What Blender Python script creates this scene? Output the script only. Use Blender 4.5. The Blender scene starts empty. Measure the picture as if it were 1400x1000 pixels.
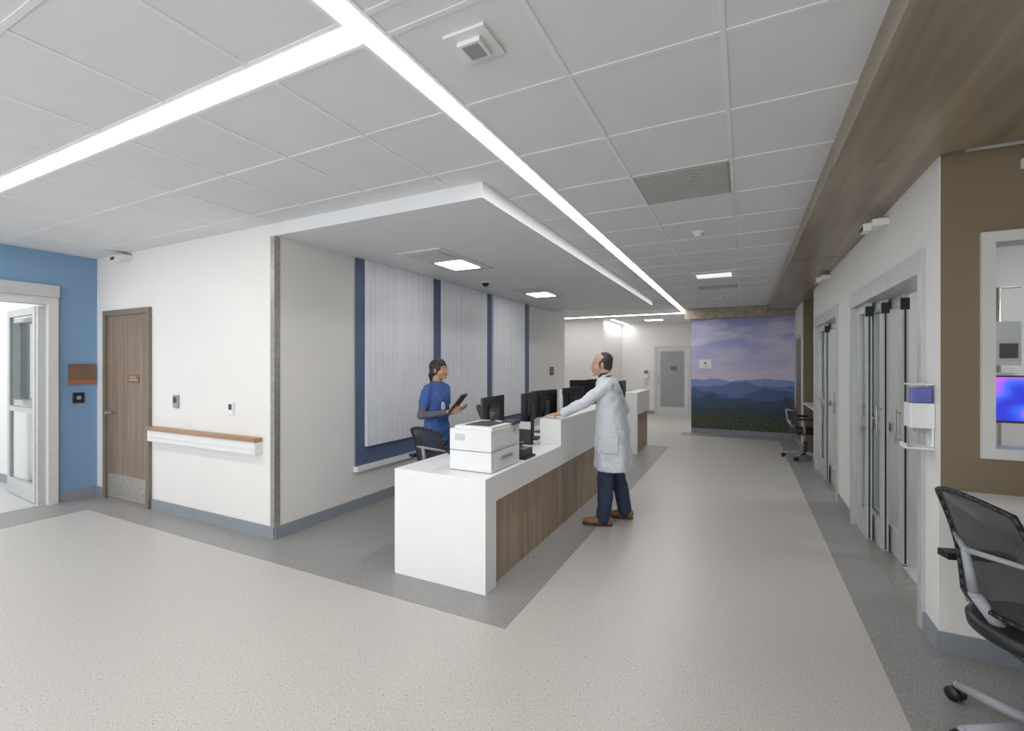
import bpy, bmesh, math, random
from mathutils import Vector, Matrix
random.seed(4)
S=bpy.context.scene
COL=S.collection
try:
    S.view_settings.view_transform='Standard'
except Exception: pass

# ---------------------------------------------------------------- materials
def c(r,g,b):
    f=lambda v:((v/255)/12.92 if v/255<=0.04045 else (((v/255)+0.055)/1.055)**2.4)
    return (f(r),f(g),f(b),1)
def nm(name):
    m=bpy.data.materials.new(name); m.use_nodes=True
    nt=m.node_tree; b=nt.nodes['Principled BSDF']; return m,nt,b
def mat(name,col,rough=.5,metal=0,var=.04,scale=6,bump=0,bscale=200,spec=None):
    m,nt,b=nm(name)
    N=nt.nodes;L=nt.links
    tc=N.new('ShaderNodeTexCoord'); no=N.new('ShaderNodeTexNoise'); no.inputs['Scale'].default_value=scale
    L.new(tc.outputs['Object'],no.inputs['Vector'])
    r=N.new('ShaderNodeValToRGB')
    r.color_ramp.elements[0].position=.3; r.color_ramp.elements[1].position=.7
    r.color_ramp.elements[0].color=tuple(max(0,x*(1-var)) for x in col[:3])+(1,)
    r.color_ramp.elements[1].color=tuple(min(1,x*(1+var)) for x in col[:3])+(1,)
    L.new(no.outputs['Fac'],r.inputs['Fac']); L.new(r.outputs['Color'],b.inputs['Base Color'])
    b.inputs['Roughness'].default_value=rough; b.inputs['Metallic'].default_value=metal
    if spec is not None: b.inputs['Specular IOR Level'].default_value=spec
    if bump:
        n2=N.new('ShaderNodeTexNoise'); n2.inputs['Scale'].default_value=bscale; L.new(tc.outputs['Object'],n2.inputs['Vector'])
        bp=N.new('ShaderNodeBump'); bp.inputs['Strength'].default_value=bump; bp.inputs['Distance'].default_value=.01
        L.new(n2.outputs['Fac'],bp.inputs['Height']); L.new(bp.outputs['Normal'],b.inputs['Normal'])
    return m
def emat(name,col,st):
    m,nt,b=nm(name)
    b.inputs['Base Color'].default_value=(.8,.8,.8,1)
    b.inputs['Emission Color'].default_value=col; b.inputs['Emission Strength'].default_value=st
    return m
def wood(name,c1,c2,sc=(14,14,.7),rough=.45,detail=4):
    m,nt,b=nm(name);N=nt.nodes;L=nt.links
    tc=N.new('ShaderNodeTexCoord');mp=N.new('ShaderNodeMapping');mp.inputs['Scale'].default_value=sc
    no=N.new('ShaderNodeTexNoise');no.inputs['Scale'].default_value=1.6;no.inputs['Detail'].default_value=detail
    no.inputs['Distortion'].default_value=.4
    L.new(tc.outputs['Object'],mp.inputs['Vector']);L.new(mp.outputs['Vector'],no.inputs['Vector'])
    r=N.new('ShaderNodeValToRGB');r.color_ramp.elements[0].position=.32;r.color_ramp.elements[1].position=.68
    r.color_ramp.elements[0].color=c1;r.color_ramp.elements[1].color=c2
    L.new(no.outputs['Fac'],r.inputs['Fac']);L.new(r.outputs['Color'],b.inputs['Base Color'])
    b.inputs['Roughness'].default_value=rough
    return m
def floormat(name,base,dark,light,rough):
    m,nt,b=nm(name);N=nt.nodes;L=nt.links
    tc=N.new('ShaderNodeTexCoord');no=N.new('ShaderNodeTexNoise');no.inputs['Scale'].default_value=105;no.inputs['Detail'].default_value=1
    L.new(tc.outputs['Object'],no.inputs['Vector'])
    r=N.new('ShaderNodeValToRGB');e=r.color_ramp.elements
    e[0].position=.29;e[0].color=dark;e[1].position=.345;e[1].color=base
    x=e.new(.62);x.color=base;x=e.new(.68);x.color=light
    L.new(no.outputs['Fac'],r.inputs['Fac']);L.new(r.outputs['Color'],b.inputs['Base Color'])
    b.inputs['Roughness'].default_value=rough
    return m
def glass(name,tint=(.97,.985,.985,1),fac=.08):
    m,nt,b=nm(name);N=nt.nodes;L=nt.links
    t=N.new('ShaderNodeBsdfTransparent');t.inputs['Color'].default_value=tint
    g=N.new('ShaderNodeBsdfGlossy');g.inputs['Roughness'].default_value=.03
    mx=N.new('ShaderNodeMixShader');mx.inputs['Fac'].default_value=fac
    L.new(t.outputs[0],mx.inputs[1]);L.new(g.outputs[0],mx.inputs[2])
    L.new(mx.outputs[0],N['Material Output'].inputs['Surface']);return m

M={}
M['wall']=mat('paint_white',c(226,224,221),.6,var=.015,scale=2)
M['ceil']=mat('ceiling_tile',c(222,223,225),.85,var=.02,scale=3)
M['tbar']=mat('tbar',c(228,229,231),.5,var=.02)
M['soff']=mat('soffit_white',c(222,224,227),.6,var=.01)
M['blue']=mat('paint_blue',c(120,154,186),.55,var=.03,scale=2)
M['navy']=mat('panel_navy',c(88,104,134),.55,var=.05)
M['brown']=mat('paint_brown',c(124,111,90),.6,var=.03,scale=2)
M['base']=mat('baseboard_grey',c(138,143,150),.5,var=.03)
M['steel']=mat('brushed_steel',c(176,172,166),.35,.6,var=.12,scale=20)
M['alu']=mat('aluminium',c(192,194,194),.4,.3,var=.05,scale=9)
M['frame']=mat('door_frame_bronze',c(124,114,102),.45,.2,var=.05)
M['frameW']=mat('frame_offwhite',c(206,206,204),.45,0,var=.03)
M['white']=mat('solid_surface',c(234,234,234),.35,var=.01)
M['plast']=mat('white_plastic',c(226,227,228),.4,var=.02)
M['grey']=mat('grey_plastic',c(150,153,158),.45,var=.03)
M['black']=mat('black_plastic',c(30,31,34),.45,var=.1)
M['dgrey']=mat('dark_grey',c(62,64,68),.5,var=.08)
M['wood']=wood('counter_wood',c(146,127,107),c(174,154,134),(9,9,.6))
M['wdoor']=wood('door_wood',c(112,94,80),c(140,120,104),(16,16,.5))
M['wceil']=wood('ceiling_wood',c(126,115,97),c(162,149,128),(6,.45,6),.32)
M['rail']=wood('rail_wood',c(150,116,88),c(176,140,108),(.8,12,12))
M['sign']=mat('sign_brown',c(118,92,74),.4,var=.1)
M['signo']=mat('sign_orange',c(158,96,70),.5)
M['signl']=mat('sign_mark',c(210,196,176),.5)
M['floor']=floormat('floor_vinyl',c(189,185,179),c(134,127,120),c(206,203,198),.36)
M['band']=floormat('floor_band',c(146,144,142),c(104,101,98),c(178,176,173),.36)
M['floor2']=floormat('floor_room',c(196,196,194),c(140,138,134),c(215,214,212),.35)
M['strip']=emat('light_strip',(1,.995,.99,1),20.5)
M['trof']=emat('light_troffer',(1,.98,.95,1),9)
M['trofd']=emat('light_troffer_dim',(.98,.98,1,1),.75)
M['trof2']=emat('light_room_fill',(.95,.97,1,1),10)
M['vent']=mat('vent_grey',c(160,160,158),.6,var=.15,scale=90)
M['ventl']=mat('vent_fin',c(178,178,176),.6)
M['glass']=glass('glass_clear')
M['glassb']=glass('glass_blue',(.55,.62,.68,1),.25)
M['panel']=mat('panel_white',c(232,235,240),.35,var=.02)
M['rib']=mat('panel_rib',c(206,210,216),.5)
M['coat']=mat('coat_white',c(208,212,220),.8,var=.03,scale=12)
M['shirt']=mat('shirt_dark',c(52,54,66),.8,var=.1)
M['trou']=mat('trousers_navy',c(46,56,80),.8,var=.14,scale=12)
M['shoe']=mat('shoe_brown',c(128,96,70),.45,var=.15,scale=20)
M['sole']=mat('shoe_sole',c(60,44,34),.7)
M['skinM']=mat('skin_man',c(190,152,130),.5,var=.04,scale=20)
M['skinW']=mat('skin_woman',c(184,142,118),.5,var=.04,scale=20)
M['hairB']=mat('hair_black',c(56,52,52),.55,var=.35,scale=60,bump=.4,bscale=120)
M['hairW']=mat('hair_brown',c(54,40,35),.5,var=.35,scale=60,bump=.4,bscale=120)
M['scrub']=mat('scrubs_blue',c(62,94,160),.8,var=.08,scale=10)
M['under']=mat('undershirt_grey',c(96,99,104),.85,var=.1,scale=14)
M['lip']=mat('lips',c(158,104,96),.45)
M['eyew']=mat('eye_white',c(196,188,182),.3)
M['eyed']=mat('eye_dark',c(30,20,16),.2)
M['bluefl']=mat('blue_label',c(100,110,200),.4,var=.3)

def meshmat():
    m,nt,b=nm('chair_mesh');N=nt.nodes;L=nt.links
    b.inputs['Roughness'].default_value=.7
    tc=N.new('ShaderNodeTexCoord');w=N.new('ShaderNodeTexWave');w.inputs['Scale'].default_value=40;w.bands_direction='Z'
    L.new(tc.outputs['Object'],w.inputs['Vector'])
    r=N.new('ShaderNodeValToRGB');r.color_ramp.elements[0].color=c(34,35,38);r.color_ramp.elements[1].color=c(54,56,60)
    L.new(w.outputs['Fac'],r.inputs['Fac']);L.new(r.outputs['Color'],b.inputs['Base Color'])
    b.inputs['Alpha'].default_value=.86;return m
M['mesh']=meshmat()

def muralmat():
    m,nt,b=nm('mural_print');N=nt.nodes;L=nt.links
    tc=N.new('ShaderNodeTexCoord');sp=N.new('ShaderNodeSeparateXYZ');L.new(tc.outputs['Object'],sp.inputs[0])
    mr=N.new('ShaderNodeMapRange');mr.inputs['From Min'].default_value=1.15;mr.inputs['From Max'].default_value=2.57
    L.new(sp.outputs['Z'],mr.inputs['Value'])
    mp=N.new('ShaderNodeMapping');mp.inputs['Scale'].default_value=(1.3,1,4.5);mp.inputs['Rotation'].default_value=(0,.15,0);L.new(tc.outputs['Object'],mp.inputs['Vector'])
    cl=N.new('ShaderNodeTexNoise');cl.inputs['Scale'].default_value=1.1;cl.inputs['Detail'].default_value=6;L.new(mp.outputs[0],cl.inputs['Vector'])
    sky=N.new('ShaderNodeValToRGB');e=sky.color_ramp.elements
    e[0].position=0;e[0].color=c(212,202,220);e[1].position=1;e[1].color=c(146,150,196)
    x=e.new(.3);x.color=c(186,188,222);x=e.new(.65);x.color=c(158,166,216)
    L.new(mr.outputs[0],sky.inputs['Fac'])
    cr=N.new('ShaderNodeValToRGB');cr.color_ramp.elements[0].position=.42;cr.color_ramp.elements[1].position=.66
    L.new(cl.outputs['Fac'],cr.inputs['Fac'])
    mx=N.new('ShaderNodeMixRGB');mx.inputs['Color2'].default_value=c(216,208,224)
    ml=N.new('ShaderNodeMath');ml.operation='MULTIPLY';ml.inputs[1].default_value=.8;L.new(cr.outputs['Color'],ml.inputs[0])
    L.new(ml.outputs[0],mx.inputs['Fac']);L.new(sky.outputs['Color'],mx.inputs['Color1'])
    cur=mx.outputs[0]
    layers=[(1.22,.30,1.1,c(132,148,196)),(1.12,.34,1.5,c(98,120,172)),(.97,.4,1.3,c(74,98,142)),(.80,.36,2.0,c(58,82,110)),(.60,.22,4,c(50,70,76)),(.42,.22,9,c(44,60,48))]
    for i,(ba,am,fr,cc) in enumerate(layers):
        cb=N.new('ShaderNodeCombineXYZ');cb.inputs[1].default_value=i*3.7+1
        m1=N.new('ShaderNodeMath');m1.operation='MULTIPLY';m1.inputs[1].default_value=fr;L.new(sp.outputs['X'],m1.inputs[0]);L.new(m1.outputs[0],cb.inputs[0])
        no=N.new('ShaderNodeTexNoise');no.inputs['Scale'].default_value=1;no.inputs['Detail'].default_value=3 if i<4 else 6;L.new(cb.outputs[0],no.inputs['Vector'])
        h=N.new('ShaderNodeMath');h.operation='MULTIPLY_ADD';h.inputs[1].default_value=am*1.6;h.inputs[2].default_value=ba-am*.8;L.new(no.outputs['Fac'],h.inputs[0])
        d=N.new('ShaderNodeMath');d.operation='SUBTRACT';L.new(h.outputs[0],d.inputs[0]);L.new(sp.outputs['Z'],d.inputs[1])
        k=N.new('ShaderNodeMath');k.operation='MULTIPLY';k.use_clamp=True;k.inputs[1].default_value=90;L.new(d.outputs[0],k.inputs[0])
        q=N.new('ShaderNodeMixRGB');L.new(k.outputs[0],q.inputs['Fac']);L.new(cur,q.inputs['Color1']);q.inputs['Color2'].default_value=cc
        cur=q.outputs[0]
        if i==5:
            n3=N.new('ShaderNodeTexNoise');n3.inputs['Scale'].default_value=28;L.new(tc.outputs['Object'],n3.inputs['Vector'])
            rr=N.new('ShaderNodeValToRGB');rr.color_ramp.elements[0].color=c(28,38,30);rr.color_ramp.elements[1].color=c(98,108,78)
            rr.color_ramp.elements[0].position=.35;rr.color_ramp.elements[1].position=.75
            L.new(n3.outputs['Fac'],rr.inputs['Fac']);L.new(rr.outputs['Color'],q.inputs['Color2'])
    L.new(cur,b.inputs['Base Color']);b.inputs['Roughness'].default_value=.55
    return m
M['mural']=muralmat()
def screenmat():
    m,nt,b=nm('screen_swirl');N=nt.nodes;L=nt.links
    tc=N.new('ShaderNodeTexCoord');w=N.new('ShaderNodeTexWave');w.wave_type='RINGS';w.inputs['Scale'].default_value=3;w.inputs['Distortion'].default_value=6
    L.new(tc.outputs['Object'],w.inputs['Vector'])
    r=N.new('ShaderNodeValToRGB');r.color_ramp.elements[0].color=c(20,40,200);r.color_ramp.elements[1].color=c(200,90,240)
    x=r.color_ramp.elements.new(.6);x.color=c(50,100,250)
    L.new(w.outputs['Fac'],r.inputs['Fac']);L.new(r.outputs['Color'],b.inputs['Emission Color']);b.inputs['Emission Strength'].default_value=1.4
    b.inputs['Base Color'].default_value=(0,0,0,1);return m
M['screen']=screenmat()

# ---------------------------------------------------------------- mesh builder
class MB:
    def __init__(s): s.bm=bmesh.new(); s.m=[]
    def mi(s,k):
        if k not in s.m: s.m.append(k)
        return s.m.index(k)
    def _fin(s,verts,k,smooth=False,X=None):
        if X is not None: bmesh.ops.transform(s.bm,matrix=X,verts=verts)
        i=s.mi(k); fs=set()
        for v in verts:
            for f in v.link_faces: fs.add(f)
        for f in fs: f.material_index=i; f.smooth=smooth
    def box(s,x0,x1,y0,y1,z0,z1,k,X=None):
        r=bmesh.ops.create_cube(s.bm,size=1)['verts']
        T=Matrix.Translation(((x0+x1)/2,(y0+y1)/2,(z0+z1)/2))@Matrix.Diagonal((abs(x1-x0),abs(y1-y0),abs(z1-z0),1))
        bmesh.ops.transform(s.bm,matrix=T,verts=r); s._fin(r,k,False,X)
    def cone(s,p0,p1,r0,r1,k,seg=20,X=None,smooth=True):
        p0=Vector(p0);p1=Vector(p1);d=p1-p0;h=d.length
        if h<1e-6:return
        r=bmesh.ops.create_cone(s.bm,cap_ends=True,segments=seg,radius1=r0,radius2=r1,depth=h)['verts']
        T=Matrix.Translation((p0+p1)/2)@d.to_track_quat('Z','Y').to_matrix().to_4x4()
        bmesh.ops.transform(s.bm,matrix=T,verts=r); s._fin(r,k,smooth,X)
    def ell(s,ce,ra,k,X=None,seg=20,rot=None):
        r=bmesh.ops.create_uvsphere(s.bm,u_segments=seg,v_segments=seg//2+2,radius=1)['verts']
        T=Matrix.Translation(ce)@(rot.to_4x4() if rot is not None else Matrix.Identity(4))@Matrix.Diagonal((ra[0],ra[1],ra[2],1))
        bmesh.ops.transform(s.bm,matrix=T,verts=r); s._fin(r,k,True,X)
    def cap(s,p0,p1,r0,r1,k,X=None,seg=16):
        s.cone(p0,p1,r0,r1,k,seg,X); s.ell(p0,(r0,)*3,k,X,min(14,seg)); s.ell(p1,(r1,)*3,k,X,min(14,seg))
    def chain(s,pts,rs,k,X=None):
        for i in range(len(pts)-1): s.cap(pts[i],pts[i+1],rs[i],rs[i+1],k,X)
    def loft(s,rings,k,n=32,X=None,fold=0,nf=7,closed=True):
        vs=[]
        for ri,(ce,A,B,fa) in enumerate(rings):
            ce=Vector(ce);row=[]
            for j in range(n):
                t=2*math.pi*j/n
                w=1+fa*math.cos(nf*t+.6*math.sin(2*t))
                row.append(s.bm.verts.new(ce+(Vector(A)*math.cos(t)+Vector(B)*math.sin(t))*w))
            vs.append(row)
        for a,b in zip(vs,vs[1:]):
            for j in range(n):
                s.bm.faces.new((a[j],a[(j+1)%n],b[(j+1)%n],b[j]))
        s.bm.faces.new(vs[0][::-1]); s.bm.faces.new(vs[-1])
        al=[v for r in vs for v in r]; s._fin(al,k,True,X)
    def grid(s,fn,nu,nv,k,X=None):
        vs=[[s.bm.verts.new(fn(i/nu,j/nv)) for j in range(nv+1)] for i in range(nu+1)]
        for i in range(nu):
            for j in range(nv): s.bm.faces.new((vs[i][j],vs[i+1][j],vs[i+1][j+1],vs[i][j+1]))
        s._fin([v for r in vs for v in r],k,True,X)
    def done(s,name,bevel=0,parent=None,loc=None,rz=0,remesh=0,smooth=0,disp=0,dscale=.1):
        bmesh.ops.recalc_face_normals(s.bm,faces=s.bm.faces)
        me=bpy.data.meshes.new(name); s.bm.to_mesh(me); s.bm.free()
        for k in s.m: me.materials.append(M[k])
        o=bpy.data.objects.new(name,me); COL.objects.link(o)
        if loc is not None: o.location=loc
        o.rotation_euler[2]=rz
        if bevel:
            b=o.modifiers.new('bevel','BEVEL');b.width=bevel;b.segments=2;b.limit_method='ANGLE'
        if remesh:
            r=o.modifiers.new('remesh','REMESH');r.mode='VOXEL';r.voxel_size=remesh;r.use_smooth_shade=True
        if smooth:
            r=o.modifiers.new('smooth','SMOOTH');r.factor=.5;r.iterations=smooth
        if disp:
            t=bpy.data.textures.new(name+'_folds','CLOUDS');t.noise_scale=dscale
            d=o.modifiers.new('folds','DISPLACE');d.texture=t;d.strength=disp;d.mid_level=.5;d.texture_coords='GLOBAL'
        if parent: o.parent=parent
        return o
def B(name,x0,x1,y0,y1,z0,z1,k,bevel=0):
    m=MB();m.box(x0,x1,y0,y1,z0,z1,k);return m.done(name,bevel)
def E(name,loc=(0,0,0)):
    o=bpy.data.objects.new(name,None);COL.objects.link(o);o.location=loc;o.empty_display_size=.1;return o

H=2.81; WX=-3.73; FY=2.757; RX=.95; SB=2.70; WB=2.69
# ---------------------------------------------------------------- floor
B('floor',-11,5,-3,16,-.1,0,'floor')
m=MB()
m.box(-6.29,-1.258,2.43,9.18,0,.0015,'band')
m.box(-6.9,-6.29,-3,2.757,0,.0015,'band')
m.box(.64,1.68,-3,3.3,0,.0015,'band')
m.box(.64,1.07,3.3,11.3,0,.0015,'band')
m.box(1.07,1.6,8.4,9.7,0,.0015,'band')
m.box(-1.25,.64,10.85,11.3,0,.0015,'band')
m.done('floor_border')
B('floor_patient_room',1.07,4.6,3.42,8.3,0,.002,'floor2')
B('floor_side_room',-11,-6.92,-1,2.6,0,.002,'floor2')
# ---------------------------------------------------------------- ceiling
B('ceiling',-11,5,-1.5,16,H,H+.12,'ceil')
m=MB()
xs=[-1.27+.045+.012,-1.27-.045-.012,-.68,-.07]+[-1.86-.61*i for i in range(14)]
for x in xs: m.box(x-.011,x+.011,-1.5,15,H-.004,H,'tbar')
ys=[1.31+.06,1.31-.06]+[1.92+.61*i for i in range(22)]+[.70-.61*i for i in range(4)]
for y in ys: m.box(-10.5,.452,y-.011,y+.011,H-.0035,H,'tbar')
m.done('ceiling_grid')
def strip(x0,x1,y0,y1):
    m=MB();m.box(x0,x1,y0,y1,H-.006,H,'strip');return m.done('linear_ceiling_light')
strip(-1.315,-1.225,-1.4,11.9)
strip(-10.5,-1.315,1.265,1.355)
strip(-7.5,-1.2,12.0,12.08)
strip(-3.35,-3.27,12.9,14.9)
def vent(x0,y0,name='ceiling_vent',w=.58,d=.58,k='vent'):
    m=MB();m.box(x0,x0+w,y0,y0+d,H-.008,H,k)
    n=int(d/.03)
    for i in range(n): m.box(x0+.01,x0+w-.01,y0+.01+i*.03,y0+.02+i*.03,H-.012,H-.008,'ventl')
    m.done(name)
vent(-.665,3.14); vent(-.665,8.02,d=.3)
def tpanel(x,y,k='trof',w=.57,d=.58):
    m=MB();m.box(x,x+w,y,y+d,H-.01,H,'tbar');m.box(x+.06,x+w-.06,y+.15,y+d-.13,H-.014,H-.01,k);m.done('ceiling_light_panel')
tpanel(-.66,6.8,'trofd');tpanel(-6.1,11.2);tpanel(-2.55,13.2)  # leftmost panel, hidden in the cross corridor, is added to brighten the far end
def detector(x,y):
    m=MB();m.cone((x,y,H),(x,y,H-.02),.06,.055,'plast');m.cone((x,y,H-.02),(x,y,H-.045),.04,.025,'plast');m.done('smoke_detector')
detector(-.383,4.72);detector(-.38,9.6)
m=MB();m.box(-1.03,-.85,1.47,1.65,H-.012,H,'plast');m.box(-.99,-.89,1.51,1.61,H-.03,H-.012,'plast');m.box(-.975,-.905,1.52,1.60,H-.032,H-.03,'grey');m.done('ceiling_sensor',.003)
m=MB();m.box(-.715,-.69,1.0,1.35,H-.018,H-.004,'plast');m.cone((-.70,1.17,H),(-.70,1.17,H-.03),.015,.012,'grey');m.done('ceiling_sprinkler')
# nurse station soffit
m=MB();m.box(WX,-1.6,FY,9.36,SB,H,'soff');m.done('ceiling_soffit')
def soflight(x,y0,y1):
    m=MB();zt=SB-.001;m.box(x-.26,x+.26,y0,y1,zt-.012,zt,'soff')
    m.box(x-.22,x+.22,y0+.04,y1-.04,zt-.016,zt-.012,'alu')
    ym=(y0+y1)/2-.05
    m.box(x-.16,x+.18,ym,ym+.42,zt-.022,zt-.016,'trof')
    m.box(x-.20,x+.20,y0+.06,ym-.04,zt-.02,zt-.016,'frameW');m.done('recessed_light',.002)
soflight(-2.92,3.75,4.85);soflight(-2.95,6.25,7.35)
m=MB();m.ell((-3.2,5.6,SB-.02),(.05,.05,.05),'black');m.cone((-3.2,5.6,SB),(-3.2,5.6,SB-.02),.07,.06,'plast');m.done('dome_camera')
# wood soffit
m=MB()
m.box(.452,RX+.1,3.2,11.3,WB,H,'wceil');m.box(.452,1.68,-1.5,3.195,WB-.02,H,'wceil')
m.box(.46,.95,5.9,5.908,WB-.001,WB+.01,'dgrey');m.box(.46,.95,8.4,8.408,WB-.001,WB+.01,'dgrey')
m.box(1.051,1.68,8.4,9.7,WB,H,'wceil')
m.done('ceiling_wood_soffit')
B('ceiling_beam',-1.2,RX,11.18,11.3,2.57,H-.001,'wceil')
# ---------------------------------------------------------------- walls
B('wall_front_left',-6.9,WX,FY,FY+.14,0,H,'wall')
B('wall_station',WX-.14,WX,FY+.14,10.23,0,H,'wall')
B('wall_station_end',-8,WX-.14,10.09,10.23,0,H,'wall')
m=MB();m.box(-7.02,-6.9,2.394,FY+.14,0,H,'blue');m.box(-7.02,-6.9,-1.5,2.394,2.42,H,'blue');m.done('wall_blue')
B('wall_blue_near',-7.02,-6.9,-1.5,.9,0,2.42,'blue')
B('wall_cross',-8,-3.52,12.8,12.92,0,H,'wall')
B('wall_cross_side',-3.64,-3.52,12.92,15,0,H,'wall')
B('wall_far',-3.52,-1.07,15,15.12,0,H,'wall')
B('wall_cross_end',-8.12,-8,10.1,12.92,0,H,'wall')
m=MB();m.box(-1.07,2.0,11.3,11.42,0,H,'wall');m.done('wall_mural')
B('wall_mural_side',-1.07,-.95,11.42,15,0,H,'wall')
m=MB();m.box(-1.07,RX-.005,11.285,11.299,.112,2.569,'mural');m.done('mural')
# right wall
m=MB()
for a,b in ((3.42,3.51),(5.57,6.28),(8.17,8.4),(9.82,11.3)): m.box(RX,RX+.12,a,b,0,WB,'wall')
m.box(RX,RX+.12,3.51,5.57,2.235,WB,'wall');m.box(RX,RX+.12,6.28,8.17,2.235,WB,'wall')
m.done('wall_right')
m=MB() # brown end wall with window opening
yy0,yy1=3.3,3.42
m.box(RX,RX+.006,yy0,yy1,0,WB,'wall')
m.box(RX+.006,1.68,yy0,yy1,0,.88,'wall')
m.box(RX+.006,1.15,yy0,yy1,.88,WB,'brown');m.box(1.15,1.58,yy0,yy1,.88,1.1,'brown');m.box(1.15,1.58,yy0,yy1,2.215,WB,'brown');m.box(1.58,1.68,yy0,yy1,.88,WB,'brown')
m.done('wall_alcove')
B('wall_alcove_back',1.68,1.8,-1.5,3.42,0,H,'brown')
m=MB();m.box(RX,1.7,9.7,9.82,.0,WB,'brown');m.done('wall_far_alcove')
B('wall_far_alcove_back',1.6,1.7,8.4,9.7,0,WB,'brown')
# patient rooms
B('wall_patient_back',4.5,4.62,3.42,8.4,0,H,'wall')
B('wall_patient_divider',1.07,4.5,5.95,6.07,0,H,'wall')
B('wall_patient_far',1.07,4.5,8.3,8.4,0,H,'wall')
B('wall_patient_near',1.8,4.5,3.3,3.42,0,H,'wall')
for y in (4.6,7.2):
    m=MB();m.box(2.2,3.4,y-.3,y+.3,H-.02,H,'trof2');m.done('room_fill_light')  # unseen glowing panels added to light the patient rooms
m=MB();m.box(-9.2,-8.0,.6,1.2,H-.02,H,'trof2');m.done('room_fill_light')  # added out of view to light the left side room
# side room on the left
wa,wb=-8.36,-7.42
m=MB()
m.box(wb,-7.02,2.5,2.62,0,H,'wall');m.box(-10.5,wa,2.5,2.62,0,H,'wall');m.box(wa,wb,2.5,2.62,0,1.10,'wall');m.box(wa,wb,2.5,2.62,2.10,H,'wall')
m.done('wall_side_room')
m=MB()
for a in((wa,wa+.05),(wb-.05,wb)): m.box(a[0],a[1],2.46,2.62,1.11,2.08,'alu')
m.box(wa,wb,2.46,2.62,1.06,1.11,'alu');m.box(wa,wb,2.46,2.62,2.08,2.13,'alu');m.box(wa+.05,wb-.05,2.53,2.54,1.11,2.08,'glassb')
m.done('window_1')
B('wall_side_room_back',-10.6,-10.5,-1,2.6,0,H,'wall')
B('wall_side_room_behind',-10.5,-7.0,4.2,4.3,0,H,'wall')
# door frame on blue wall
m=MB()
m.box(-7.04,-6.86,2.31,2.394,0,2.42,'frameW');m.box(-7.04,-6.86,.98,2.31,2.22,2.42,'frameW');m.box(-7.04,-6.84,.9,.98,0,2.42,'frameW')
m.box(-6.86,-6.83,.985,2.394,2.3,2.43,'alu')
m.box(-6.99,-6.94,2.25,2.31,0,2.2,'alu')
# swung-open glazed leaf inside the room, beside the near wall
X=Matrix.Translation((-7.05,2.28,0))@Matrix.Rotation(math.radians(176),4,'Z')
for a,b in ((0,.08),(.9,.98)): m.box(a,b,-.02,.02,.01,2.2,'alu',X)
m.box(.08,.9,-.02,.02,.01,.2,'alu',X);m.box(.08,.9,-.02,.02,2.12,2.2,'alu',X);m.box(.08,.9,-.02,.02,1.0,1.06,'alu',X)
m.box(.08,.9,-.005,.005,.2,1.0,'glass',X);m.box(.08,.9,-.005,.005,1.06,2.12,'glass',X)
m.done('door_1')
m=MB();m.box(-6.995,-6.905,.98,2.31,0,.006,'alu');m.done('trim_1')
# baseboards
def bb(side,x0,x1,y0,y1): B('baseboard_'+side,x0,x1,y0,y1,0,.11,'base')
bb('front_left',-5.70,WX-.0,FY-.014,FY);bb('front_far_left',-6.9,-6.70,FY-.014,FY)
bb('station',WX,WX+.014,FY,10.23);bb('blue',-6.9,-6.886,2.40,FY-.014)
bb('side_room',-10.5,-7.02,2.486,2.5)
bb('cross',-8,-3.52,12.786,12.8);bb('far',-3.52,-2.52,14.986,15);bb('mural',-1.07,RX,11.284,11.3)
m=MB()
for a,b in ((3.3,3.51),(5.57,6.28),(8.17,8.4),(9.7,11.28)): m.box(RX-.014,RX,a,b,0,.11,'base')
m.done('baseboard_right')
bb('alcove',RX-.014,1.68,3.286,3.3)
# corner guard
m=MB();m.box(WX-.05,WX+.006,FY-.006,FY,.11,SB,'steel');m.box(WX,WX+.006,FY,FY+.05,.11,SB,'steel');m.done('corner_guard')
# left door
m=MB()
y0=FY-.035
m.box(-6.69,-6.63,y0,FY,0,2.175,'frame');m.box(-5.77,-5.71,y0,FY,0,2.175,'frame');m.box(-6.63,-5.77,y0,FY,2.115,2.175,'frame')
m.box(-6.63,-5.77,FY-.012,FY,.01,2.115,'wdoor')
m.box(-6.6,-5.8,FY-.016,FY-.012,.03,.30,'steel')
m.box(-6.15,-5.94,FY-.018,FY-.012,1.35,1.44,'sign');m.box(-6.13,-5.97,FY-.02,FY-.018,1.38,1.388,'signl');m.box(-6.13,-6.0,FY-.02,FY-.018,1.41,1.416,'signl')
m.cone((-6.56,FY-.012,1.0),(-6.56,FY-.06,1.0),.02,.02,'steel');m.cone((-6.56,FY-.055,1.0),(-6.44,FY-.055,1.0),.01,.01,'steel')
m.done('door_2',.002)
# handrail
m=MB();m.box(-5.66,-3.9,FY-.07,FY,.745,.86,'plast');m.box(-5.67,-3.89,FY-.085,FY-.005,.862,.895,'rail');m.box(-5.64,-3.92,FY-.075,FY-.07,.79,.81,'wall')
m.done('handrail',.012)
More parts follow.
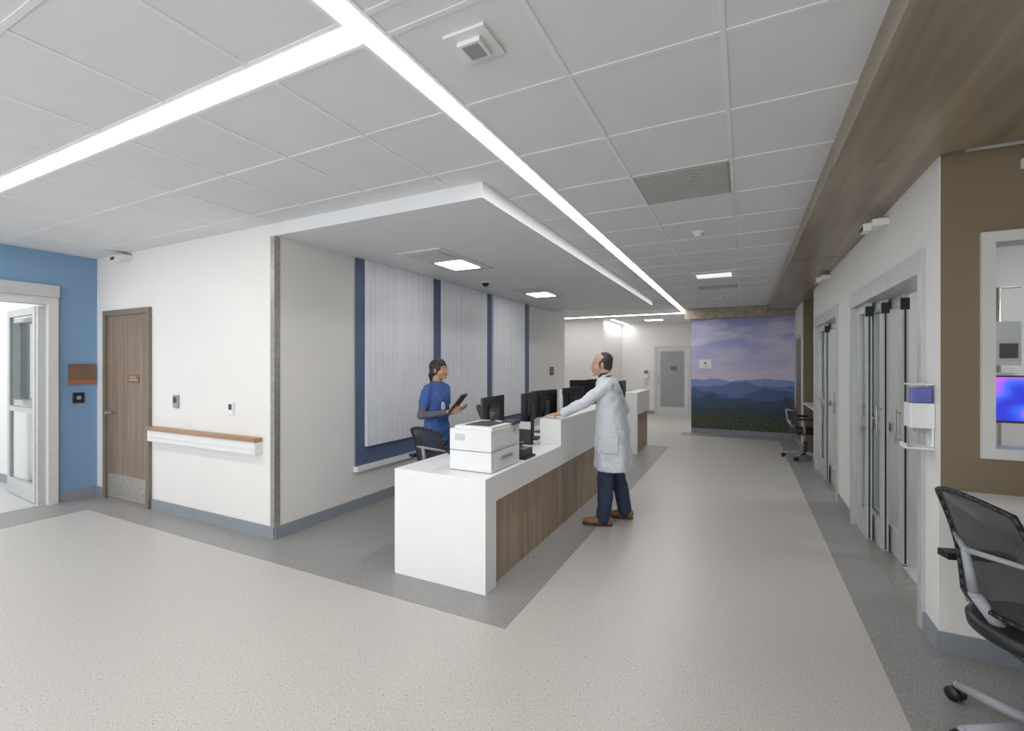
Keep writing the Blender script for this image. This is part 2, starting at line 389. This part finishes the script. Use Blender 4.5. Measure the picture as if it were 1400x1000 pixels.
# wall devices
def plate(name,x,z,w,h,k,k2):
    m=MB();m.box(x-w/2,x+w/2,FY-.02,FY,z-h/2,z+h/2,k);m.box(x-w*.3,x+w*.3,FY-.026,FY-.02,z-h*.1,z+h*.35,k2);m.done(name,.003)
plate('light_switch',-5.24,1.175,.09,.13,'grey','dgrey')
plate('card_reader',-4.33,1.14,.07,.12,'plast','dgrey')
m=MB();m.box(-6.9,-6.88,2.49,2.735,1.33,1.56,'sign');m.box(-6.881,-6.878,2.49,2.735,1.325,1.37,'signo');m.box(-6.88,-6.878,2.53,2.66,1.345,1.352,'signl');m.done('room_sign',.002)
m=MB();m.box(-6.9,-6.88,2.53,2.63,1.11,1.23,'black');m.box(-6.88,-6.877,2.56,2.60,1.15,1.19,'grey');m.done('card_reader',.003)
def walldev(name,x,y,z,dx,dy):
    m=MB();m.box(-.05,.05,-.09,.09,-.02,.03,'plast');m.box(.05,.10,-.05,.07,-.045,.01,'plast');m.box(.10,.105,-.03,.05,-.04,-.005,'dgrey');m.box(-.05,.02,-.07,.07,.03,.045,'grey')
    m.done(name,.006,loc=(x,y,z),rz=math.atan2(dy,dx))
walldev('wall_motion_sensor',RX-.05,4.35,2.60,-1,0)
walldev('wall_motion_sensor',RX-.05,6.9,2.62,-1,0)
walldev('wall_motion_sensor',-6.2,FY-.05,2.74,0,-1)
walldev('wall_motion_sensor',1.36,3.25,2.58,0,-1)
# ---------------------------------------------------------------- feature wall panels
m=MB()
m.box(WX,WX+.02,3.707,8.18,.46,SB,'navy')
m.box(WX,WX+.06,3.69,8.2,.41,.462,'white')
m.done('feature_wall_backing')
random.seed(8)
for a,b in ((3.835,5.044),(5.26,6.483),(6.70,7.914)):
    m=MB();m.box(WX+.02,WX+.055,a,b,.66,SB-.003,'panel')
    n=13
    for i in range(n):
        t=a+(i+.5)*(b-a)/n+random.uniform(-.02,.02); t2=t+random.uniform(-.035,.035); tm=(t+t2)/2+random.uniform(-.02,.02)
        t=min(max(t,a+.01),b-.01);t2=min(max(t2,a+.01),b-.01)
        m.cone((WX+.055,t,.665),(WX+.055,tm,1.5),.0025,.0025,'rib',6);m.cone((WX+.055,tm,1.5),(WX+.055,t2,SB-.01),.0025,.0025,'rib',6)
    m.done('feature_wall_panel')
m=MB();m.box(WX,WX+.015,9.3,9.5,1.32,1.5,'sign');m.box(WX+.015,WX+.017,9.33,9.47,1.4,1.41,'signl');m.done('room_sign')
# ---------------------------------------------------------------- reception counter
CX0,CX1=-2.335,-1.555
m=MB()
m.box(CX0,CX1,2.72,2.87,0,.78,'white')
m.box(CX0,CX1,2.87,4.16,.735,.78,'white');m.box(-1.60,CX1,2.87,4.16,.60,.735,'white')
m.box(CX0,-1.77,4.16,6.0,.735,.78,'white');m.box(-1.77,CX1,4.16,6.0,.60,1.03,'white')
m.box(-1.64,-1.585,2.87,5.9,.0,.60,'wood')
m.box(-1.77,CX1,5.9,6.0,0,.6,'white')
m.box(CX0+.05,-1.77,5.9,5.95,0,.735,'white')
for y in (3.6,4.8): m.box(-2.2,-1.64,y-.01,y+.01,0,.60,'white')
for y in (3.38,3.89,4.4,4.91,5.42): m.box(-1.586,-1.5843,y-.0015,y+.0015,.0,.60,'frame')
m.done('reception_counter')
m=MB()
m.box(-1.85,-1.65,8.15,9.3,.68,1.065,'white');m.box(-1.85,-1.65,8.15,8.2,0,.68,'white');m.box(-1.82,-1.68,8.2,9.25,0,.68,'wood')
m.box(-3.0,-1.85,8.15,9.3,.72,.76,'white');m.box(-3.0,-2.96,8.15,9.3,0,.72,'white')
m.done('reception_counter')
# printer
m=MB()
x0,x1,y0,y1=-1.95,-1.60,2.88,3.34
m.box(x0,x1,y0,y1,.785,.925,'plast');m.box(x0+.004,x1-.004,y0+.004,y1-.004,.925,.932,'grey')
m.box(x0,x1,y0,y1,.932,1.085,'plast')
m.box(x0+.03,x1-.005,y0+.02,y1-.03,1.085,1.105,'plast');m.box(x0+.08,x1-.06,y0+.08,y1-.12,1.105,1.109,'dgrey')
m.box(x1,x1+.003,y0+.05,y1-.05,.80,.80+.1,'plast');m.box(x1+.003,x1+.012,y0+.14,y1-.14,.86,.885,'grey')
m.box(x1,x1+.003,y0+.03,y1-.1,.95,1.03,'plast')
m.cone((x1,3.25,1.05),(x1+.003,3.25,1.05),.014,.014,'grey')
m.box(x1-.09,x1+.015,y1-.13,y1-.01,1.09,1.12,'dgrey')
for i in range(6): m.box(x0+.05+i*.014,x0+.057+i*.014,y0-.001,y0+.002,1.0,1.05,'grey')
m.done('printer',.006)
m=MB();m.cone((-1.80,3.27,1.107),(-1.80,3.27,1.185),.024,.030,'dgrey');m.cone((-1.80,3.27,1.185),(-1.80,3.27,1.195),.031,.031,'black');m.done('travel_mug')
# desk phone
m=MB();m.box(-1.72,-1.58,3.42,3.62,.782,.80,'black',);m.box(-1.70,-1.60,3.44,3.6,.80,.86,'dgrey');m.cap((-1.69,3.45,.885),(-1.69,3.6,.885),.018,.018,'black')
for i in range(3):
    for j in range(4): m.box(-1.655+i*.018,-1.643+i*.018,3.46+j*.03,3.478+j*.03,.86,.864,'grey')
m.done('desk_phone',.004)
def monitor(x,y,z,yaw,back='black',scr='black',w=.5,h=.3,top=.48,name='computer_monitor'):
    m=MB() # local: screen faces +x
    m.box(-.012,.012,-w/2,w/2,top-h,top,back);m.box(.012,.014,-w/2+.012,w/2-.012,top-h+.015,top-.012,scr)
    m.box(-.03,-.012,-w/4,w/4,top-h+.06,top-.06,back)
    m.box(-.05,-.02,-.03,.03,.01,top-.12,'dgrey');m.box(-.12,.08,-.11,.11,0.001,.012,'dgrey')
    return m.done(name,.004,loc=(x,y,z),rz=yaw)
P=math.pi
monitor(-2.08,3.78,.78,P+.1);monitor(-2.02,4.45,.78,P+.15);monitor(-2.05,4.95,.78,P-.2)
monitor(-1.98,5.28,.78,P+.35,'plast','dgrey',top=.46);monitor(-1.97,5.7,.78,P-.15)
monitor(-2.1,8.4,.76,P+.2);monitor(-2.1,9.0,.76,P)
monitor(-2.75,8.45,.76,P/2+.9,top=.5);monitor(-2.65,9.0,.76,P-.3,top=.5)
m=MB();m.box(-2.3,-2.15,3.95,4.35,.782,.80,'black')
for i in range(4):
    for j in range(11): m.box(-2.295+i*.035,-2.267+i*.035,3.96+j*.035,3.988+j*.035,.80,.805,'dgrey')
m.done('keyboard')
m=MB()
for i in range(5): m.box(-1.95+i*.004,-1.80+i*.003,3.75+i*.003,3.97,.782+i*.004,.786+i*.004,'white' if i%2 else 'plast')
m.done('paper_stack')
m=MB();m.box(-2.0,-1.83,4.1,4.13,.782,.98,'black');m.box(-2.0,-1.83,4.05,4.08,.782,.93,'dgrey');m.box(-2.0,-1.83,4.0,4.16,.781,.79,'black');m.box(-1.98,-1.84,4.085,4.095,.79,1.0,'white');m.done('file_holder')
m=MB();m.ell((-2.25,3.35,.80),(.04,.028,.018),'black');m.done('computer_mouse')
# ---------------------------------------------------------------- office chairs
def chair(x,y,rz,k='mesh',frame='dgrey',a0=.35,bh=.47):
    m=MB() # faces +x
    for i in range(5):
        a=2*P*i/5+a0; d=Vector((math.cos(a),math.sin(a),0))
        m.cap(Vector((0,0,.10)),d*.30+Vector((0,0,.075)),.028,.018,'grey')
        q=d*.31; s=Vector((-d.y,d.x,0))
        m.cone(q+Vector((0,0,.075)),q+Vector((0,0,.05)),.01,.01,'black',10)
        for t in(-1,1): m.cone(q+s*.008*t+Vector((0,0,.032)),q+s*.026*t+Vector((0,0,.032)),.031,.031,'black',20)
    m.cone((0,0,.07),(0,0,.28),.03,.03,'dgrey');m.cone((0,0,.28),(0,0,.42),.018,.018,'steel')
    m.box(-.13,.12,-.09,.09,.40,.44,'dgrey')
    m.loft([((.02,0,.44),(.22,0,0),(0,.22,0),0),((.02,0,.455),(.24,0,0),(0,.245,0),0),((.02,0,.49),(.245,0,0),(0,.25,0),0),((.02,0,.505),(.22,0,0),(0,.22,0),0)],'black',32)
    def back(u,v):
        yv=(u-.5)*2; z=.56+v*bh-.035*yv*yv*v
        w=.225-.03*(v*v)-.03*(1-v)**2
        xx=-.20-.10*v+.03*math.sin(v*P)+.05*yv*yv
        return Vector((xx,yv*w,z))
    m.grid(back,14,14,k)
    edge=[back(0,j/10) for j in range(11)]+[back(i/10,1) for i in range(1,11)]+[back(1,1-j/10) for j in range(1,11)]+[back(1-i/10,0) for i in range(1,11)]
    for i in range(len(edge)-1): m.cap(edge[i],edge[i+1],.011,.011,frame,seg=8)
    m.cap((-.24,0,.62),(-.10,0,.42),.022,.026,'grey');m.cap((-.24,0,.62),(-.275,0,.80),.02,.014,'grey')
    m.cap((-.275,0,.8),back(.05,.55),.012,.01,'grey');m.cap((-.275,0,.8),back(.95,.55),.012,.01,'grey')
    for t in(-1,1):
        m.cap((-.05,t*.12,.43),(-.06,t*.29,.47),.015,.015,'grey');m.cap((-.06,t*.29,.47),(-.08,t*.29,.66),.017,.017,'grey')
        m.box(-.17,.10,t*.29-.035,t*.29+.035,.66,.69,'black')
    return m.done('office_chair',loc=(x,y,0),rz=rz)
chair(1.075,2.61,math.radians(16),frame='black',a0=.72)
chair(-2.56,3.70,math.radians(78),frame='black',bh=.42)
chair(.90,9.0,.1);
chair(-2.75,5.2,.3)
# alcove desk
m=MB();m.box(RX+.005,1.68,1.2,3.3,.845,.88,'white');m.box(RX+.03,1.68,1.2,1.24,0,.845,'white');m.done('wall_desk',.003)
m=MB();m.box(1.12,1.3,2.35,2.8,.881,.9,'black')
for i in range(4):
    for j in range(12): m.box(1.13+i*.04,1.16+i*.04,2.36+j*.036,2.39+j*.036,.9,.905,'dgrey')
m.done('keyboard')
m=MB();m.box(RX+.005,1.6,8.42,9.7,.84,.88,'white');m.box(RX+.03,1.6,8.42,8.46,0,.84,'white');m.done('wall_desk')
# window in alcove
m=MB();w0,w1,z0,z1=1.116,1.615,1.065,2.25
for a in((w0,w0+.055),(w1-.055,w1)): m.box(a[0],a[1],3.28,3.44,z0,z1,'frameW')
m.box(w0+.055,w1-.055,3.28,3.44,z0,z0+.055,'frameW');m.box(w0+.055,w1-.055,3.28,3.44,z1-.055,z1,'frameW')
m.box(w0+.055,w0+.062,3.31,3.42,z0+.055,z1-.055,'dgrey');m.box(w0+.062,w1-.055,3.35,3.36,z0+.055,z1-.055,'glass');m.done('window_2')
# items in the patient room
m=MB();m.box(1.25,1.95,3.5,4.1,.86,.9,'white');m.box(1.3,1.9,3.6,4.05,.1,.86,'plast');m.box(1.3,1.9,3.65,4.0,0,.1,'dgrey')
for i in range(3): m.box(1.33,1.87,3.592,3.6,.15+i*.24,.35+i*.24,'white')
m.done('workstation_cabinet')
m=MB();m.box(1.37,1.85,3.88,3.91,1.2,1.49,'black');m.box(1.38,1.84,3.877,3.88,1.215,1.48,'screen');m.box(1.58,1.64,3.91,3.94,.91,1.3,'dgrey');m.box(1.5,1.72,3.82,4.0,.901,.915,'dgrey');m.done('computer_monitor')
m=MB();m.box(1.55,1.68,4.35,4.48,1.55,1.85,'plast');m.box(1.57,1.66,4.34,4.35,1.6,1.7,'dgrey');m.cone((1.615,4.5,.06),(1.615,4.5,2.1),.018,.018,'steel');m.box(1.56,1.67,4.4,4.5,1.3,1.5,'plast')
for i in range(4):
    a=i*P/2+.4;m.cap((1.615,4.5,.07),(1.615+.22*math.cos(a),4.5+.22*math.sin(a),.035),.014,.012,'steel');m.ell((1.615+.22*math.cos(a),4.5+.22*math.sin(a),.022),(.02,.02,.02),'black')
m.cap((1.5,4.5,2.1),(1.73,4.5,2.1),.006,.006,'steel')
m.done('infusion_pump_stand')
# hospital bed
m=MB();m.box(2.6,4.38,4.3,5.2,.5,.62,'white');m.box(2.6,4.38,4.35,5.15,.3,.5,'grey');m.box(4.38,4.45,4.3,5.2,.3,1.05,'plast');m.box(2.52,2.6,4.3,5.2,.3,.85,'plast');m.box(3.9,4.35,4.45,5.05,.62,.74,'white');m.box(2.8,3.9,4.28,4.3,.6,.85,'plast')
for xx in(2.8,4.2):
    for yy in (4.4,5.1): m.cone((xx,yy-.03,.072),(xx,yy+.03,.072),.07,.07,'dgrey');m.box(xx-.03,xx+.03,yy-.02,yy+.02,.1,.3,'grey')
m.done('hospital_bed',.01)
# ---------------------------------------------------------------- sliding doors
def slider(name,ya,yb,panels):
    m=MB()
    m.box(RX-.02,RX+.14,ya,ya+.07,0,2.10,'alu');m.box(RX-.02,RX+.14,yb-.07,yb,0,2.10,'alu');m.box(RX-.02,RX+.20,ya,yb,2.10,2.235,'alu')
    m.box(RX-.01,RX+.14,ya+.07,yb-.07,0,.008,'steel')
    for (x,a,b) in panels:
        st=.085
        m.box(x,x+.042,a,a+st,.01,2.099,'alu');m.box(x,x+.042,b-st,b,.01,2.099,'alu')
        m.box(x,x+.042,a+st,b-st,.01,.22,'alu');m.box(x,x+.042,a+st,b-st,2.02,2.099,'alu');m.box(x,x+.042,a+st,b-st,1.0,1.07,'alu')
        m.box(x+.018,x+.024,a+st,b-st,.22,1.0,'glass');m.box(x+.018,x+.024,a+st,b-st,1.07,2.02,'glass')
        m.box(x+.015,x+.027,a-.003,a,.02,1.98,'black')
        m.box(x-.006,x+.048,a-.004,a+.03,1.98,2.07,'black')
        m.cap((x-.03,a+.04,.95),(x-.03,a+.04,1.2),.009,.009,'steel');
        m.cap((x-.03,a+.04,.97),(x+.0,a+.04,.97),.007,.007,'steel');m.cap((x-.03,a+.04,1.18),(x,a+.04,1.18),.007,.007,'steel')
    return m.done(name,.002)
slider('door_3',3.51,5.57,[(RX+.02,5.08,5.5),(RX+.08,4.83,5.5),(RX+.14,4.55,5.5)])
slider('door_4',6.28,8.17,[(RX+.02,7.4,8.1),(RX+.08,6.9,8.1)])
m=MB();m.box(RX-.01,RX+.0,9.95,10.03,0,2.12,'alu');m.box(RX-.01,RX,10.95,11.03,0,2.12,'alu');m.box(RX-.01,RX,10.03,10.95,2.05,2.12,'alu');m.box(RX-.006,RX,10.03,10.95,0,2.05,'wdoor');m.done('door_5')
# far door
m=MB()
m.box(-2.50,-2.42,14.95,15,0,2.12,'alu');m.box(-1.52,-1.44,14.95,15,0,2.12,'alu');m.box(-2.42,-1.52,14.95,15,2.05,2.12,'alu')
m.box(-2.42,-1.52,14.97,15,0,2.05,'frameW');m.box(-2.32,-1.62,14.962,14.97,.25,1.95,'grey')
m.box(-2.34,-1.60,14.955,14.972,.23,.25,'alu');m.box(-2.34,-1.60,14.955,14.972,1.95,1.97,'alu')
m.box(-2.0,-1.85,14.94,14.962,1.38,1.5,'sign');m.cap((-2.36,14.93,.95),(-2.36,14.93,1.15),.012,.012,'steel');m.cap((-2.36,14.93,1.0),(-2.36,14.97,1.0),.008,.008,'steel')
m.done('door_6')
def dispenser(X,name='hand_sanitizer_dispenser'):
    m=MB()
    m.box(-.11,0,-.06,.06,.12,.26,'plast',X);m.box(-.105,0,-.055,.055,.26,.36,'glass',X);m.box(-.09,-.01,-.045,.045,.26,.345,'bluefl',X);m.box(-.11,0,-.06,.06,.36,.37,'plast',X)
    m.box(-.012,0,-.05,.05,0.012,.12,'plast',X);m.box(-.13,0,-.06,.06,0,.012,'plast',X);m.box(-.13,-.12,-.06,.06,.012,.03,'plast',X);m.box(-.08,-.04,-.02,.02,.09,.12,'grey',X)
    m.done(name,.005)
dispenser(Matrix.Translation((RX-.001,3.41,1.08)))
dispenser(Matrix.Translation((-2.75,14.999,1.0))@Matrix.Rotation(P/2,4,'Z'))
# mural plaque
m=MB();m.box(-.90,-.65,11.265,11.285,1.46,1.66,'white');m.box(-.80,-.75,11.262,11.265,1.56,1.60,'signo');m.box(-.83,-.72,11.262,11.265,1.50,1.515,'grey');m.done('wall_sign')

# ---------------------------------------------------------------- people
def frame(pos,f,tilt=0):
    f=Vector((f[0],f[1],0)).normalized();l=Vector((-f.y,f.x,0))
    R=Matrix(((f.x,l.x,0,0),(f.y,l.y,0,0),(0,0,1,0),(0,0,0,1)))
    return Matrix.Translation(pos)@R@Matrix.Rotation(tilt,4,'Y')
def head(parent,X,skin,female,neckend):
    m=MB();k=skin
    m.ell((-.012,0,.035),(.094,.074,.084),k,X,28)
    m.ell((.03,0,-.02),(.058,.060,.082),k,X,24)
    m.ell((.028,0,-.066),(.05,.050 if not female else .044,.040),k,X)
    m.ell((.068,0,-.090),(.019,.021,.017),k,X)
    m.ell((.070,0,.026),(.018,.046,.010),k,X)
    for s in(-1,1):
        m.ell((.056,s*.034,-.03),(.025,.022,.026),k,X);m.ell((.094,s*.010,-.034),(.010,.008,.007),k,X)
        m.ell((-.006,s*.077,-.008),(.018,.009,.031),k,X)
        m.ell((.074,s*.030,.012),(.013,.015,.007),k,X)
    m.cap((.086,0,.006),(.106,0,-.028),.008,.011,k,X)
    m.ell((.086,0,-.054),(.010,.020,.006),k,X);m.ell((.084,0,-.068),(.010,.018,.007),k,X)
    p=X@Vector((-.022,0,-.06)); r=.05 if female else .058
    m.cap(p,neckend,r,r*1.12,k)
    m.done('head',parent=parent,remesh=.0042,smooth=3)
    m=MB()
    for s in(-1,1):
        m.ell((.0765,s*.030,.002),(.0095,.012,.0065),'eyew',X,14);m.ell((.0835,s*.030,.002),(.0045,.0062,.0058),'eyed',X,12)
        m.cap((.088,s*.014,.028),(.078,s*.044,.027),.0028,.0022,'hairB',X)
    m.ell((.0915,0,-.056),(.0065,.021,.0042),'lip',X,14);m.ell((.0895,0,-.065),(.0065,.018,.005),'lip',X,14)
    m.done('face_features',parent=parent)
def hand(parent,w,D,N,Sd,skin,curl=.35,sc=1,name='hand'):
    w=Vector(w);D=Vector(D).normalized();N=Vector(N);N=(N-D*N.dot(D)).normalized();Sd0=D.cross(N);Sd=Sd0 if Sd0.dot(Vector(Sd))>0 else -Sd0
    m=MB();k=skin
    m.cap(w-D*.03,w+D*.02,.026*sc,.024*sc,k)
    Ls=(.078,.086,.080,.062)
    for i,(o,Lf) in enumerate(zip((.032,.011,-.011,-.031),Ls)):
        kn=w+D*(.088-abs(i-1)*.004)*sc+Sd*o*sc
        m.cap(w+D*.015*sc+Sd*o*.6*sc,kn,.014*sc,.0115*sc,k)
        p=kn;ang=curl*.6
        for j,fr in enumerate((.45,.31,.24)):
            d=(D*math.cos(ang)-N*math.sin(ang)+Sd*o*1.5).normalized();q=p+d*Lf*fr*sc
            m.cap(p,q,(.0100-.001*j)*sc,(.0092-.001*j)*sc,k);p=q;ang+=curl
    p=w+D*.025*sc+Sd*.026*sc
    for j,(Lf,r) in enumerate(((.038,.0135),(.030,.0105),(.024,.009))):
        d=(D*(.55+.2*j)+Sd*(.8-.25*j)-N*(.25+.1*j)).normalized();q=p+d*Lf*sc;m.cap(p,q,r*sc,r*.88*sc,k);p=q
    m.done(name,parent=parent,remesh=.0036,smooth=2)
def shoe(parent,an,f,name,k='shoe',k2='sole'):
    X=frame((an[0],an[1],0),f)
    m=MB()
    m.ell((.02,0,.045),(.10,.042,.045),k,X);m.ell((.115,0,.036),(.085,.046,.034),k,X);m.ell((-.045,0,.05),(.045,.036,.05),k,X);m.cap((-.02,0,.06),(-.02,0,.10),.042,.042,k,X)
    m.done(name,parent=parent,remesh=.005,smooth=3)
    m=MB();m.loft([((.06,0,.003),(.145,0,0),(0,.045,0),0),((.06,0,.016),(.145,0,0),(0,.046,0),0)],k2,24,X);m.done(name+'_sole',parent=parent)

def person_doctor():
    P0=E('man_doctor')
    f=Vector((-.985,-.17,0)).normalized();l=Vector((-f.y,f.x,0))
    def C(z,off,fw=0): return Vector((-1.155,4.56,z))+f*off
    m=MB()
    rings=[]
    for z,off,a,b,fa in ((.53,.0,.182,.215,.06),(.60,.0,.178,.21,.055),(.75,.005,.170,.20,.04),(.90,.01,.162,.195,.02),(1.02,.015,.150,.185,.01),(1.12,.025,.140,.18,0),(1.22,.035,.136,.188,0),(1.31,.045,.126,.197,0),(1.37,.055,.108,.187,0),(1.41,.065,.087,.142,0),(1.44,.07,.065,.085,0)):
        rings.append((C(z,off),f*a,l*b,fa))
    m.loft(rings,'coat',48,nf=6)
    shL=C(1.355,.05)+l*.165; shR=C(1.355,.05)-l*.165
    elL=Vector((-1.375,4.31,1.185)); wrL=Vector((-1.56,4.275,1.092))
    m.chain([shL,shL*.5+elL*.5,elL,elL*.4+wrL*.6,wrL],[.066,.058,.052,.049,.045],'coat')
    elR=Vector((-1.10,4.785,1.10)); wrR=Vector((-1.20,4.79,.90))
    m.chain([shR,elR,wrR],[.068,.055,.046],'coat')
    m.done('lab_coat',parent=P0,remesh=.009,smooth=4,disp=.026,dscale=.075)
    m=MB()
    nb=C(1.44,.07)
    for s in(-1,1):
        m.cap(nb-f*.05+l*s*.03+Vector((0,0,.022)),nb+f*.02+l*s*.075+Vector((0,0,.0)),.011,.013,'coat')
        m.cap(nb+f*.02+l*s*.075+Vector((0,0,.0)),nb+f*.075+l*s*.04+Vector((0,0,-.14)),.014,.010,'coat')
    m.cap(nb-f*.05+l*.03+Vector((0,0,.022)),nb-f*.05-l*.03+Vector((0,0,.022)),.011,.011,'coat')
    m.done('coat_collar',parent=P0,remesh=.005,smooth=3)
    m=MB();m.loft([(C(1.38,.075),f*.075,l*.08,0),(C(1.455,.078),f*.064,l*.066,0),(C(1.475,.082),f*.06,l*.062,0)],'shirt',24)
    m.done('shirt_collar',parent=P0)
    m=MB()
    q=C(.80,.01)+l*.196; X=Matrix.Translation(q)@Matrix(((f.x,l.x,0,0),(f.y,l.y,0,0),(0,0,1,0),(0,0,0,1)))
    m.box(-.07,.07,-.012,.010,-.09,.09,'coat',X);m.done('coat_pocket',.006,parent=P0)
    m=MB()
    for z in (.85,.98,1.11): m.ell(C(z,.01+.158),(.008,.008,.008),'plast')
    m.done('coat_buttons',parent=P0)
    aL=Vector((-1.215,4.42,.075));aR=Vector((-1.08,4.72,.075))
    hL=C(.88,.0)+l*.09;hR=C(.88,0)-l*.09
    m=MB()
    m.ell(C(.90,0),(.14,.16,.12),'trou')
    kL=(hL+aL)/2+f*.025;kL.z=.48;kR=(hR+aR)/2+f*.03;kR.z=.48
    for h,k_,a in((hL,kL,aL),(hR,kR,aR)):
        m.chain([h,h*.5+k_*.5,k_,k_*.5+a*.5-f*.01,a],[.098,.090,.077,.074,.067],'trou')
    m.done('trousers',parent=P0,remesh=.009,smooth=4,disp=.02,dscale=.06)
    shoe(P0,aL,(-1,-.22),'shoe_left');shoe(P0,aR,(-1,-.10),'shoe_right')
    hx=Vector((-1.265,4.535,1.552))
    X=frame(hx,(-.97,-.26),.03)
    head(P0,X,'skinM',False,C(1.40,.06))
    m=MB()
    m.ell((-.026,0,.030),(.084,.0795,.074),'hairB',X,28);m.ell((-.045,0,-.01),(.062,.066,.062),'hairB',X,24)
    m.ell((-.032,0,.050),(.082,.068,.077),'hairB',X,24)
    for s in(-1,1): m.ell((.014,s*.068,.004),(.014,.008,.034),'hairB',X,14)
    m.done('hair',parent=P0,remesh=.005,smooth=2)
    hand(P0,wrL+Vector((-.035,-.005,-.012)),(-.97,-.12,-.16),(0,0,1),(0,1,0),'skinM',.12,name='hand_left')
    hand(P0,wrR+Vector((-.01,0,-.035)),(-.3,0,-1),(0,1,0),(-1,0,0),'skinM',.4,name='hand_right')
person_doctor()

def person_nurse():
    P0=E('woman_nurse')
    bx,by=-2.96,4.12
    f=Vector((.97,-.10,0)).normalized();l=Vector((-f.y,f.x,0))
    def C(z,off=0): return Vector((bx,by,z))+f*off
    m=MB()
    rings=[(C(z,o),f*a,l*b,fa) for z,o,a,b,fa in ((.74,0,.135,.175,.03),(.84,0,.132,.172,.02),(.96,0,.112,.148,.01),(1.05,.0,.105,.142,0),(1.15,.012,.118,.15,0),(1.22,.015,.12,.155,0),(1.29,.005,.10,.158,0),(1.335,0,.082,.14,0),(1.365,0,.06,.085,0))]
    m.loft(rings,'scrub',40,nf=5)
    sL=C(1.295)+l*.135;sR=C(1.295)-l*.135
    eR=Vector((bx-.045,by-.215,1.02));eL=Vector((bx-.02,by+.2,1.02))
    wR=Vector((bx+.195,by-.10,1.055));wL=Vector((bx+.20,by+.06,1.06))
    for s,e in((sR,eR),(sL,eL)): m.chain([s,s*.45+e*.55],[.056,.060],'scrub')
    m.done('scrub_top',parent=P0,remesh=.008,smooth=4,disp=.02,dscale=.06)
    m=MB()
    for s,e,w in((sR,eR,wR),(sL,eL,wL)): m.chain([s*.7+e*.3,e,e*.4+w*.6,w],[.047,.042,.036,.029],'under')
    m.chain([C(1.33),C(1.385,.005)],[.062,.054],'under')
    m.done('undershirt',parent=P0,remesh=.007,smooth=3,disp=.008,dscale=.05)
    m=MB();m.ell(C(.84),(.14,.165,.12),'scrub')
    aL=C(.07)+l*.09;aR=C(.07)-l*.09
    for s,a in((1,aL),(-1,aR)):
        h=C(.82)+l*.085*s;k_=C(.45,.01)+l*.088*s
        m.chain([h,k_,a],[.098,.072,.062],'scrub')
    m.done('scrub_trousers',parent=P0,remesh=.009,smooth=3,disp=.012,dscale=.07)
    shoe(P0,aL,f,'shoe_left','black','black');shoe(P0,aR,f,'shoe_right','black','black')
    X=frame(Vector((bx+.035,by,1.495)),(.97,.02),-.04)
    X=X@Matrix.Diagonal((.94,.94,.94,1))
    head(P0,X,'skinW',True,C(1.33,.0))
    m=MB()
    m.ell((-.028,0,.040),(.100,.086,.090),'hairW',X,28);m.ell((-.05,0,-.01),(.072,.076,.075),'hairW',X,24)
    m.ell((-.012,0,.058),(.094,.080,.078),'hairW',X,28)
    m.ell((-.105,0,-.055),(.040,.042,.05),'hairW',X);m.cap((-.11,0,-.06),(-.115,.01,-.15),.034,.018,'hairW',X)
    for s in (-1,1): m.ell((.018,s*.067,.032),(.046,.016,.045),'hairW',X)
    m.done('hair',parent=P0,remesh=.005,smooth=3)
    hand(P0,wR+Vector((.03,.015,.008)),(.8,.55,.25),(.3,-.9,.1),(0,0,1),'skinW',.55,.9,'hand_right')
    hand(P0,wL+Vector((.03,-.01,.005)),(.9,-.25,.25),(.2,.2,-1),(0,1,0),'skinW',.35,.9,'hand_left')
    m=MB();X=Matrix.Translation((bx+.285,by-.02,1.15))@Matrix.Rotation(.25,4,'Z')@Matrix.Rotation(math.radians(38),4,'Y')
    m.box(-.007,.007,-.10,.10,-.12,.12,'black',X);m.box(-.009,-.007,-.09,.09,-.11,.11,'dgrey',X);m.done('tablet',.003,parent=P0)
    m=MB();m.box(bx+.118,bx+.124,by-.08,by-.02,1.08,1.16,'plast');m.done('id_badge',parent=P0)
person_nurse()

# ---------------------------------------------------------------- lights
w=bpy.data.worlds.new('World');S.world=w;w.use_nodes=True
w.node_tree.nodes['Background'].inputs['Color'].default_value=(.97,.985,1,1)
w.node_tree.nodes['Background'].inputs['Strength'].default_value=2.4

cam=bpy.data.cameras.new('Camera');co=bpy.data.objects.new('Camera',cam);COL.objects.link(co)
co.location=(0,0,1.56);co.rotation_euler=(P/2,0,math.atan2(317,636));cam.sensor_width=36;cam.lens=36*636/1400;cam.shift_y=-2/1400
cam.clip_start=.05
S.camera=co
